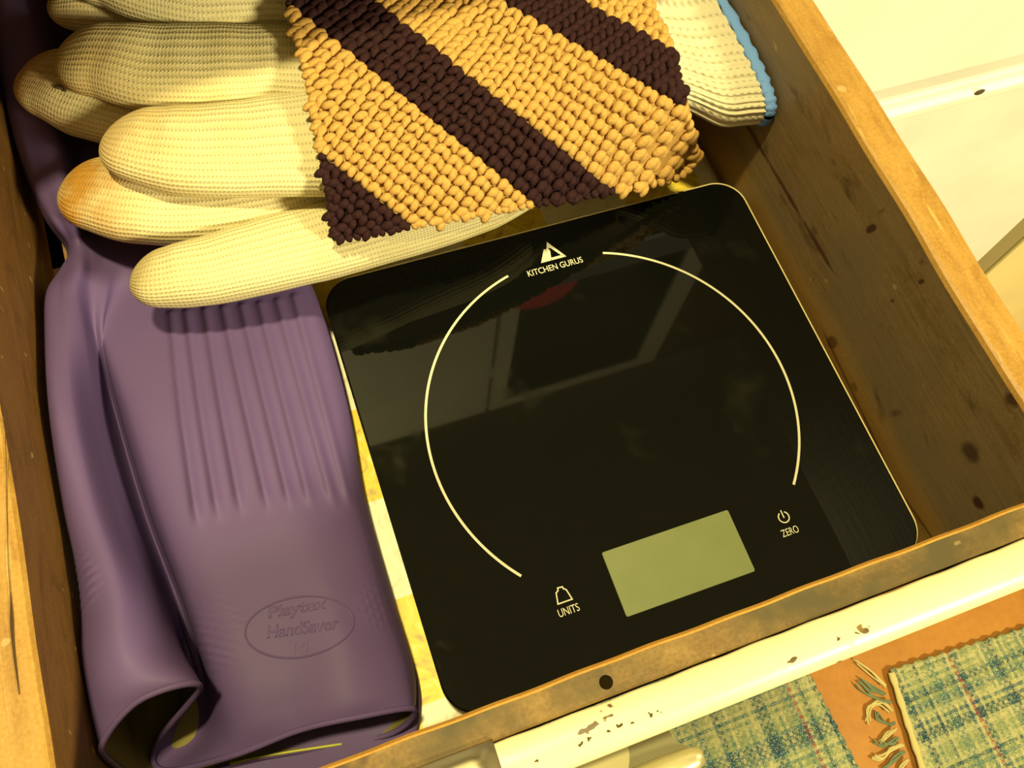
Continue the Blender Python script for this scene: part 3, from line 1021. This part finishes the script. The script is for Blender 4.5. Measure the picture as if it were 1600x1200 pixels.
# ------------------------------------------------------------------ knitted cotton gloves
def finger(pts, tip, hh, ns=44, nt=70, soil=0.0, flat=.86, base_shrink=1.0):
    """pts: (u, v, half width px, z) from base to near the tip; tip: (u, v)"""
    ctr, hw = [], []
    for (u, v_, w_, z) in pts:
        c = pt(u, v_, z)
        ctr.append(c)
        hw.append(w_ * np.linalg.norm(pt(u, v_ + 1, z) - c))
    ctr.append(pt(tip[0], tip[1], pts[-1][3] - hh * .15))
    hw.append(0)
    ctr = catmull(ctr, nt)
    w0 = catmull(np.array(hw[:-1])[:, None], 200)[:, 0]
    # arc length
    L = np.r_[0, np.cumsum(np.linalg.norm(np.diff(ctr, axis=0), axis=1))]
    tot = L[-1]
    wend = w0[-1]
    frac = np.clip(L / tot, 0, 1)
    # key positions of the control points along the path
    kp = []
    for q in range(len(pts)):
        kp.append(L[int(round(q / len(pts) * (nt - 1)))])
    wb = np.interp(L, kp, hw[:-1])
    # round the end off
    R = wend * 1.05
    rem = tot - L
    rr = np.where(rem < R, np.sqrt(np.clip(1 - ((R - rem) / R) ** 2, 0, 1)), 1)
    wv = wb * rr
    # resample denser near the tip
    s_new = tot * (1 - (1 - np.linspace(0, 1, nt)) ** 1.6)
    C3 = np.array([np.interp(s_new, L, ctr[:, k]) for k in range(3)]).T
    rem = tot - s_new
    rr = np.where(rem < R, np.sqrt(np.clip(1 - ((R - rem) / R) ** 2, 0, 1)), 1)
    wv = np.interp(s_new, L, wb) * rr
    hv = hh * np.minimum(1, .25 + .75 * np.sqrt(np.clip(rem / (R * 1.6), 0, 1))) * np.where(rr < 1, rr ** .8, 1)
    tan = np.gradient(C3, axis=0)
    tan /= np.linalg.norm(tan, axis=1)[:, None] + 1e-9
    P = np.zeros((nt, ns, 3))
    for i in range(nt):
        lat = np.cross(tan[i], [0, 0, 1.0])
        lat /= np.linalg.norm(lat)
        for j in range(ns):
            a = 2 * PI * j / ns
            ca, sa = math.cos(a), math.sin(a)
            cx = math.copysign(abs(ca) ** flat, ca)
            sy = math.copysign(abs(sa) ** flat, sa)
            # gentle creases
            k = 1 + .035 * math.sin(s_new[i] * 260 + 1.5 * sa) * math.sin(s_new[i] * 90 + 2)
            P[i, j] = C3[i] + lat * wv[i] * cx + np.array([0, 0, 1]) * hv[i] * sy * k
    sl_ = np.clip(soil * 1.5 * np.clip(1 - rem / .045, 0, 1), 0, 1)
    return P, np.repeat(sl_[:, None], ns, 1)


def put_soil(me, vals):
    at = me.attributes.new('soil', 'FLOAT', 'POINT')
    at.data.foreach_set('value', np.asarray(vals, np.float32).ravel())


def glove_part(name, P, soil, m, parent):
    cl = P.mean(1)
    vco = np.r_[0, np.cumsum(np.linalg.norm(np.diff(cl, axis=0), axis=1))] / .12
    me = grid_mesh(name, P, closed=True, uv=True, cap=True, vco=vco)
    put_soil(me, soil)
    return link(name, me, m, parent, True)


def pillow(sts, hh, nt=80, ns=120, flat=.55):
    """flattened palm from stations (u, v centre, half width px, z)"""
    ctr = [pt(u, v_, z) for (u, v_, w_, z) in sts]
    hw = [w_ * np.linalg.norm(pt(u, v_ + 1, z) - pt(u, v_, z)) for (u, v_, w_, z) in sts]
    C3 = catmull(ctr, nt)
    wv = catmull(np.array(hw)[:, None], nt)[:, 0]
    tan = np.gradient(C3, axis=0)
    tan /= np.linalg.norm(tan, axis=1)[:, None]
    P = np.zeros((nt, ns, 3))
    for i in range(nt):
        lat = np.cross(tan[i], [0, 0, 1.0])
        lat /= np.linalg.norm(lat)
        e = min(1, min(i, nt - 1 - i) / 6)
        e = .35 + .65 * math.sqrt(e)
        for j in range(ns):
            a = 2 * PI * j / ns
            ca, sa = math.cos(a), math.sin(a)
            P[i, j] = C3[i] + lat * wv[i] * math.copysign(abs(ca) ** .8, ca) + np.array([0, 0, hh * e * math.copysign(abs(sa) ** flat, sa)])
    return P


Z1 = .030
gl1 = empty('knit_work_glove', tuple(pt(600, 250, 0)), 'cream knit cotton glove with browned fingertips, lower one of the stacked pair', 'glove')
P = pillow([(500, 240, 165, .031), (600, 215, 160, .031), (700, 185, 155, .030), (780, 150, 145, .028), (850, 110, 130, .026), (920, 70, 120, .026)], .0125)
glove_part('palm', P, np.zeros(P.shape[:2]), knit_palm, gl1)
for args in [
    ([(800, 262, 60, .022), (740, 295, 62, .024), (650, 330, 60, .026), (560, 360, 56, .030), (480, 382, 56, .033), (400, 404, 52, .036), (320, 424, 47, .037), (255, 434, 41, .037)], (205, 432), .0108, .15),
    ([(520, 285, 42, .031), (450, 300, 52, .033), (370, 315, 55, .034), (290, 320, 57, .034), (210, 312, 60, .034), (160, 302, 54, .033)], (97, 288), .0112, 1.0),
    ([(420, 225, 42, .031), (300, 208, 44, .034), (210, 180, 46, .035), (140, 152, 55, .035), (90, 130, 50, .034)], (33, 112), .0112, .55),
    ([(460, 30, 40, .032), (330, 20, 42, .035), (230, 8, 40, .036), (150, 4, 38, .036), (118, 3, 35, .035)], (77, 0), .0108, .3),
]:
    P, s_ = finger(args[0], args[1], args[2], soil=args[3])
    glove_part('finger', P, s_, knit, gl1)

hb_ = bmesh.new()
for (u, v_, z_, a, b, ra) in [(92, 136, .0462, .0012, .0020, .9), (101, 141, .0462, .0007, .0010, .3)]:
    bmesh.ops.create_icosphere(hb_, subdivisions=2, radius=1, matrix=Matrix.Translation(pt(u, v_, z_)) @ Matrix.Rotation(ra, 4, 'Z') @ Matrix.Diagonal((a, b, .0004, 1)))
tag(bm_obj('worn_hole', hb_, Mat('dark_worn_hole', (.06, .035, .01), .9).m, gl1, True), 'small dark hole in the lower glove')
gl2 = empty('knit_work_glove', tuple(pt(600, 120, .04)), 'cream knit cotton glove with blue edged cuff, upper one of the stacked pair', 'glove')
P = pillow([(470, 118, 172, .0530), (540, 105, 172, .0530), (640, 85, 165, .0520), (760, 60, 150, .0500), (880, 40, 125, .0480), (980, 30, 115, .047)], .0095)
glove_part('palm', P, np.zeros(P.shape[:2]), knit_palm, gl2)
for args in [
    ([(505, 222, 78, .053), (430, 228, 72, .0535), (350, 234, 67, .054), (280, 234, 63, .054), (220, 224, 54, .054)], (166, 208), .0108, .45),
    ([(500, 105, 60, .053), (430, 104, 56, .054), (330, 107, 62, .0545), (240, 106, 61, .0545), (165, 94, 50, .054)], (88, 86), .0112, .45),
    ([(500, -15, 60, .053), (420, -18, 60, .054), (330, -16, 66, .0545), (240, -28, 55, .0545), (180, -42, 45, .054)], (110, -55), .0112, .3),
]:
    P, s_ = finger(args[0], args[1], args[2], soil=args[3])
    glove_part('finger', P, s_, knit, gl2)

# ribbed cuff and its blue overlocked edge
def cuff_ring(u, v_, w_, z, hh, ns=240, rib=.0006, nr=44):
    c = pt(u, v_, z)
    c2 = pt(u + 10, v_ - 2.2, z)
    t = (c2 - c) / np.linalg.norm(c2 - c)
    lat = np.cross(t, [0, 0, 1.0])
    lat /= np.linalg.norm(lat)
    hw = w_ * np.linalg.norm(pt(u, v_ + 1, z) - c)
    out = []
    for j in range(ns):
        a = 2 * PI * j / ns
        ca, sa = math.cos(a), math.sin(a)
        r_ = rib * math.cos(nr * a)
        x_ = math.copysign(abs(ca) ** .75, ca)
        y_ = math.copysign(abs(sa) ** .6, sa)
        out.append(c + lat * (hw + r_) * x_ + np.array([0, 0, (hh + r_) * y_]))
    return out


rings = [cuff_ring(960, 30, 110, .0440, .0090), cuff_ring(1010, 32, 130, .0430, .0100), (cuff_ring(1050, 36, 147, .0435, .0115)), cuff_ring(1085, 31, 150, .0445, .0120), cuff_ring(1104, 27, 152, .0440, .0118)]
P = catmull(np.array(rings), 40)
P[:, :, 0] = np.minimum(P[:, :, 0], XR - .0012)
cuff = glove_part('cuff', P, np.zeros(P.shape[:2]), knit_cuff, gl2)
R0 = np.array(cuff_ring(1104, 27, 152, .0440, .0118, 120, 0))
R1 = np.array(cuff_ring(1118, 24, 153, .0436, .0124, 120, 0))
mid = (R0 + R1) / 2
mid[:, 0] = np.minimum(mid[:, 0], XR - .0024)
tm = tube_np(mid, .0014, 10, True)
# overlock stitches squash and swell the edging
for i in range(120):
    k = 1 + .22 * math.sin(i * 1.9)
    tm[i] = mid[i] + (tm[i] - mid[i]) * k
wide = (R1 - R0)
for i in range(120):
    t_ = wide[i] / np.linalg.norm(wide[i])
    for j in range(10):
        d = (tm[i, j] - mid[i])
        tm[i, j] += t_ * np.dot(d, t_) * .9
tm = np.concatenate([tm, tm[:1]])
me = grid_mesh('cuff_edging', tm, closed=True, uv=False)
tag(link('cuff_edging', me, blue_yarn, gl2, True), 'light blue overlocked edging')
tq = bmesh.new()
for (u, v_, r_) in [(1131, 130, .0011), (1120, 62, .0007), (1122, 74, .0007), (1126, 92, .0006), (1128, 108, .0006), (1118, 50, .0006)]:
    bmesh.ops.create_icosphere(tq, subdivisions=2, radius=r_, matrix=Matrix.Translation(pt(u, v_, .047)) @ Matrix.Rotation(.5, 4, 'Z') @ Matrix.Diagonal((1.5, .6, .6, 1)))
bm_obj('loose_thread', tq, knit_cuff, gl2, True)

# ------------------------------------------------------------------ crocheted potholder
PZ = [(445, 0, .0700), (500, 240, .0690), (520, 372, .0500), (560, 372, .0480), (700, 345, .0470), (840, 320, .0400), (960, 300, .0260), (1078, 272, .0080), (1092, 235, .0200), (1078, 165, .0560),
      (1055, 90, .0640), (1020, 0, .0660), (800, 150, .0700), (650, 200, .0700), (700, 0, .0730), (1000, 180, .0580), (900, 230, .0540), (960, 100, .0660), (450, -200, .0720), (1000, -200, .0680), (700, -200, .0720), (620, 300, .0640), (750, 270, .0620)]
PZa = np.array(PZ)
# thin plate spline through the heights
def tps_fit(D):
    n = len(D)
    X = D[:, :2] / 500
    d = np.linalg.norm(X[:, None] - X[None], axis=-1)
    Kk = np.where(d > 0, d ** 2 * np.log(d + 1e-12), 0) + np.eye(n) * .02
    Pm = np.c_[np.ones(n), X]
    A = np.block([[Kk, Pm], [Pm.T, np.zeros((3, 3))]])
    return X, np.linalg.solve(A, np.r_[D[:, 2], 0, 0, 0])


TX, TW = tps_fit(PZa)


def pz(u, v_):
    x = np.array([u, v_]) / 500
    d = np.linalg.norm(TX - x, axis=1)
    k = np.where(d > 0, d ** 2 * np.log(d + 1e-12), 0)
    return float(k @ TW[:-3] + TW[-3] + TW[-2] * x[0] + TW[-1] * x[1])


def pp(u, v_, dz=0.0): return pt(u, v_, min(.076, max(pz(u, v_), -.006)) + dz)


OUT = [(428, -190), (436, -60), (447, 0), (478, 130), (498, 240), (510, 310), (521, 372), (560, 374), (640, 358), (740, 340), (845, 322), (900, 314), (960, 302), (1040, 288), (1074, 274),
       (1089, 248), (1085, 205), (1072, 160), (1060, 100), (1042, 50), (1020, 0), (995, -80), (980, -190)]


def inside(u, v_, poly=OUT):
    c = False
    n = len(poly)
    for i in range(n):
        x1, y1 = poly[i]
        x2, y2 = poly[(i + 1) % n]
        if (y1 > v_) != (y2 > v_) and u < (x2 - x1) * (v_ - y1) / (y2 - y1) + x1: c = not c
    return c


# stripe boundaries (row number, a point, slope); rows follow the stripes
BND = [(-6, (505, 245 + 118), .79), (0, (505, 245), .786), (8, (655, 172), .815), (13, (772, 150), .80), (21, (946, 95), .57), (26, (974, 38), .53), (34, (974, -80), .50), (42, (974, -200), .50)]


def row_y(r, u):
    for (r0, p0, s0), (r1, p1, s1) in zip(BND, BND[1:]):
        if r <= r1 or r1 == BND[-1][0]:
            t = (r - r0) / (r1 - r0)
            return (1 - t) * (p0[1] + s0 * (u - p0[0])) + t * (p1[1] + s1 * (u - p1[0]))


ph = empty('crocheted_potholder', tuple(pt(760, 150, .05)), 'tan crocheted potholder with dark brown diagonal stripes, lying on the knit gloves', 'potholder')
# unit lobe
def lobe_mesh():
    bm = bmesh.new()
    bmesh.ops.create_icosphere(bm, subdivisions=2, radius=1)
    V = np.array([v.co[:] for v in bm.verts])
    Fc = [[v.index for v in f.verts] for f in bm.faces]
    bm.free()
    # a slightly bent drop
    V[:, 0] *= (1 + .25 * V[:, 1])
    V[:, 2] -= .18 * V[:, 1] ** 2
    return V, np.array(Fc)


LV, LF = lobe_mesh()
STR = [(-6, 0, 'dark'), (0, 8, 'tan'), (8, 13, 'dark'), (13, 21, 'tan'), (21, 26, 'dark'), (26, 34, 'tan'), (34, 39, 'dark')]
for r0, r1, kind in STR:
    VV, FF = [], []
    off = 0
    for r in range(r0, r1):
        u = 380 + (r % 2) * 13 + (r * 7 % 5)
        while u < 1110:
            v_ = row_y(r + .5, u)
            v2 = row_y(r + .5, u + 8)
            du = 20.6 if v2 - v_ > 5.5 else 23.5
            if v_ > -170 and inside(u, v_):
                # squash near the border: keep stitch centres a bit inside
                c = pp(u, v_)
                tx = pp(u + 6, row_y(r + .5, u + 6)) - c
                lx = np.linalg.norm(tx)
                tx /= lx
                ty = pp(u, v_ - 6) - c
                ty -= tx * (ty @ tx)
                ty /= np.linalg.norm(ty)
                nz_ = np.cross(tx, ty)
                if nz_[2] < 0: nz_ = -nz_
                px_ = np.linalg.norm(pt(u + 1, v_, c[2]) - pt(u, v_, c[2]))
                fa = min(1.35, max(1.0, lx / (px_ * math.hypot(6, row_y(r + .5, u + 6) - v_))))
                fb_ = min(1.35, max(1.0, np.linalg.norm(pp(u, v_ - 6) - c) / (px_ * 6)))
                for (ox, oy, an, sx, sy) in ((-5.8, .5, -.45, 7.2, 11.0), (6.4, -.5, .40, 6.9, 10.6)):
                    an += random.uniform(-.14, .14)
                    k = random.uniform(.92, 1.08)
                    ex = math.cos(an) * tx + math.sin(an) * ty
                    ey = -math.sin(an) * tx + math.cos(an) * ty
                    cc = c + tx * (ox + random.uniform(-.8, .8)) * px_ + ty * (oy + random.uniform(-.8, .8)) * px_ + nz_ * random.uniform(.0000, .0006)
                    W = cc + (LV[:, :1] * sx * px_ * k * fa) * ex + (LV[:, 1:2] * sy * px_ * k * fb_) * ey + (LV[:, 2:3] * 7.2 * px_ + (.9 * LV[:, 1:2] * px_)) * nz_
                    VV.append(W)
                    FF.append(LF + off)
                    off += len(W)
            u += du
    # ground fabric of the stripe under its stitches
    nst = 0
    us = np.arange(430, 1092, 9.0)
    g0 = off
    grid = {}
    for i, u in enumerate(us):
        for k in range((r1 - r0) * 2 + 1):
            v_ = row_y(r0 + k / 2, u)
            if inside(u, v_) and v_ > -180:
                grid[(i, k)] = off + nst
                VV.append(pp(u, v_, -.0008)[None])
                nst += 1
    quads = []
    for (i, k), a in grid.items():
        b, c_, d = grid.get((i + 1, k)), grid.get((i + 1, k + 1)), grid.get((i, k + 1))
        if b is not None and c_ is not None and d is not None:
            quads.append((a, b, c_, d))
    if not VV: continue
    V = np.concatenate(VV)
    faces = [tuple(int(q) for q in f) for F_ in FF for f in F_] + quads
    me = bpy.data.meshes.new('stripe')
    me.from_pydata([tuple(q) for q in V], [], faces)
    me.update()
    o = link('crocheted_stripe', me, tan_yarn if kind == 'tan' else dark_yarn, ph, True)
    o['kind'] = 'stuff'
    if kind == 'dark': o['label'] = 'dark brown crocheted stripe'
    else: o['label'] = 'tan crocheted stripe'
# finished border: one round of stitches following the outline
def row_of(u, v_):
    lo, hi = -6.0, 41.0
    for _ in range(24):
        md = (lo + hi) / 2
        if row_y(md, u) > v_: lo = md
        else: hi = md
    return lo


acc = {'tan': [], 'dark': []}
O2 = np.array(OUT, float)
cen = O2.mean(0)
dense = catmull(O2, 900)
Ld = np.r_[0, np.cumsum(np.linalg.norm(np.diff(dense, axis=0), axis=1))]
for q in np.arange(0, Ld[-1], 13.0):
    k_ = int(np.searchsorted(Ld, q))
    k_ = min(k_, len(dense) - 2)
    p0, p1 = dense[k_], dense[k_ + 1]
    if p0[1] < -60: continue
    d2 = (p1 - p0) / (np.linalg.norm(p1 - p0) + 1e-9)
    nn = np.array([-d2[1], d2[0]])
    if nn @ (cen - p0) < 0: nn = -nn
    cpx = p0 + nn * 5
    rr_ = row_of(*cpx)
    kd = 'dark' if any(a <= rr_ < b and kk == 'dark' for a, b, kk in STR) else 'tan'
    c = pp(*cpx)
    tx = pp(*(cpx + d2 * 5)) - c
    tx /= np.linalg.norm(tx)
    ty = pp(*(cpx + nn * 5)) - c
    ty -= tx * (ty @ tx)
    ty /= np.linalg.norm(ty)
    nz_ = np.cross(tx, ty)
    px_ = np.linalg.norm(pt(cpx[0] + 1, cpx[1], c[2]) - c)
    an = random.uniform(.2, .6)
    ex = math.cos(an) * tx + math.sin(an) * ty
    ey = -math.sin(an) * tx + math.cos(an) * ty
    acc[kd].append(c + (LV[:, :1] * 6.8 * px_) * ex + (LV[:, 1:2] * 9.0 * px_) * ey + (LV[:, 2:3] * 7.0 * px_) * nz_)
for kd, L_ in acc.items():
    V = np.concatenate(L_)
    faces = [tuple(int(q) for q in f) for i_ in range(len(L_)) for f in LF + i_ * len(LV)]
    me = bpy.data.meshes.new('crocheted_border')
    me.from_pydata([tuple(q) for q in V], [], faces)
    o = link('crocheted_border', me, tan_yarn if kd == 'tan' else dark_yarn, ph, True)
    o['label'] = ('tan' if kd == 'tan' else 'dark brown') + ' border stitches'
    o['kind'] = 'stuff'
# underside of the potholder: thin fabric sheet
us = np.linspace(0, 1, 40)
LE = catmull([(428, -190), (447, 0), (480, 130), (500, 240), (524, 368)], 40)
RE = catmull([(980, -190), (1020, 0), (1060, 100), (1083, 205), (1078, 268)], 40)
P = np.zeros((40, 50, 3))
for i in range(40):
    for j in range(50):
        q = LE[i] + (RE[i] - LE[i]) * j / 49
        qq = q.copy()
        qq[1] -= 0
        # lower border bows along the stitched edge
        P[i, j] = pp(qq[0], min(qq[1], 400), -.0030)
me = grid_mesh('backing', P, uv=False)
link('backing', me, dark_yarn if False else tan_yarn, ph, True)

# ------------------------------------------------------------------ rugs on the floor
def rug(name, c0, ex, ey, m, lab, pitch=.0048):
    """c0 corner, ex/ey edge vectors (world XY); woven relief as real geometry"""
    nx = int(np.linalg.norm(ex) / pitch * 2)
    ny = int(np.linalg.norm(ey) / pitch * 2)
    P = np.zeros((ny + 1, nx + 1, 3))
    for i in range(ny + 1):
        for j in range(nx + 1):
            x, y = j / nx, i / ny
            rag = .0012 * math.sin(i * 1.3) * (1 if j in (0, nx) else 0)
            rag2 = (.0022 * (1 if (j // 3) % 2 else -1)) * (1 if i in (0, ny) else 0)
            q = c0 + ex * x + ey * y
            h = .006 + .0014 * (1 if ((i // 2 + j // 2) % 2) else -1) * (1 if (i % 2 and j % 2) else 0) + .0005 * math.sin(x * 40) + .0006 * rng.random()
            if i in (0, ny) or j in (0, nx): h = .001
            P[i, j] = (q[0] + rag, q[1] + rag2, ZF + h)
    o = empty(name, (c0[0] + ex[0] / 2 + ey[0] / 2, c0[1] + ex[1] / 2 + ey[1] / 2, ZF), lab, 'rug')
    link('woven_body', grid_mesh('woven_body', P, uv=False), m, o, True)
    return o


A = pt(1388, 1052, ZF)[:2]
Bx = pt(1600, 985, ZF)[:2]
By = pt(1436, 1200, ZF)[:2]
dx = (Bx - A) / np.linalg.norm(Bx - A)
dy = (By - A) / np.linalg.norm(By - A)
r1_ = rug('woven_rug', A, dx * .60, dy * .50, rug_a, 'blue green woven rag rug with loose fringe, right of the orange floor gap')
# selvage band along the fringed end
sv = [np.r_[A + dy * t, ZF + .008] for t in np.linspace(0, .5, 60)]
link('end_band', tube_mesh('end_band', sv, [.0042 + .0008 * math.sin(k * 2.1) for k in range(60)], 8, flat=.5), fringe_light, r1_, True)
tv = [np.r_[A + dx * t, ZF + .006] for t in np.linspace(0, .6, 120)]
link('top_binding', tube_mesh('top_binding', tv, [.0038 + .0016 * math.sin(k * 1.9) for k in range(120)], 8, flat=.6), rug_a, r1_, True)
# tassels knotted along that end
tufts = [(1383, 1072, [(1362, 1052), (1338, 1033)], 1), (1382, 1084, [(1362, 1076), (1342, 1062)], 0), (1390, 1096, [(1372, 1092), (1350, 1078), (1340, 1068)], 0),
         (1392, 1112, [(1375, 1098), (1358, 1108), (1356, 1130)], 1), (1398, 1130, [(1385, 1132), (1372, 1120), (1372, 1112)], 0), (1400, 1140, [(1388, 1146), (1376, 1160)], 1),
         (1404, 1152, [(1392, 1160), (1378, 1164), (1368, 1158)], 0), (1410, 1164, [(1396, 1172), (1376, 1184), (1366, 1182)], 1), (1412, 1176, [(1398, 1186), (1378, 1204)], 0),
         (1418, 1188, [(1408, 1198), (1400, 1218)], 1), (1424, 1202, [(1405, 1216), (1388, 1228)], 0), (1430, 1218, [(1410, 1236), (1392, 1250)], 1)]
for (u, v_, rest, li_) in tufts:
    bm_v, bm_f, off = [], [], 0
    for k in range(4):
        pth = [pt(u + random.uniform(-3, 3), v_ + random.uniform(-3, 3), ZF + .007)]
        for q in rest:
            pth.append(pt(q[0] + random.uniform(-5, 5), q[1] + random.uniform(-4, 4), ZF + .003 + .002 * random.random()))
        T = tube_np(catmull(pth, 12), np.linspace(.0013, .0009, 12), 6)
        n_ = T.shape[0]
        bm_v += [tuple(q) for q in T.reshape(-1, 3)]
        for i in range(n_ - 1):
            for j in range(6):
                bm_f.append((off + i * 6 + j, off + i * 6 + (j + 1) % 6, off + (i + 1) * 6 + (j + 1) % 6, off + (i + 1) * 6 + j))
        off += n_ * 6
    me = bpy.data.meshes.new('tassel')
    me.from_pydata(bm_v, [], bm_f)
    me.update()
    link('tassel', me, fringe_light if li_ else fringe_dark, r1_, True)

A2 = pt(1252, 1040, ZF)[:2]
B2 = pt(1335, 1200, ZF)[:2]
C2 = pt(1040, 1120, ZF)[:2]
dy2 = (B2 - A2) / np.linalg.norm(B2 - A2)
dx2 = (C2 - A2) / np.linalg.norm(C2 - A2)
r2_ = rug('woven_rug', A2 - dy2 * .05, dx2 * .55, dy2 * .55, rug_b, 'pale green and blue woven rag rug, left of the orange floor gap')
sv = [np.r_[A2 + dy2 * t, ZF + .006] for t in np.linspace(-.05, .5, 90)]
link('side_binding', tube_mesh('side_binding', sv, [.0026 + .0012 * math.sin(k * 2.3) for k in range(90)], 8, flat=.6), rug_b, r2_, True)
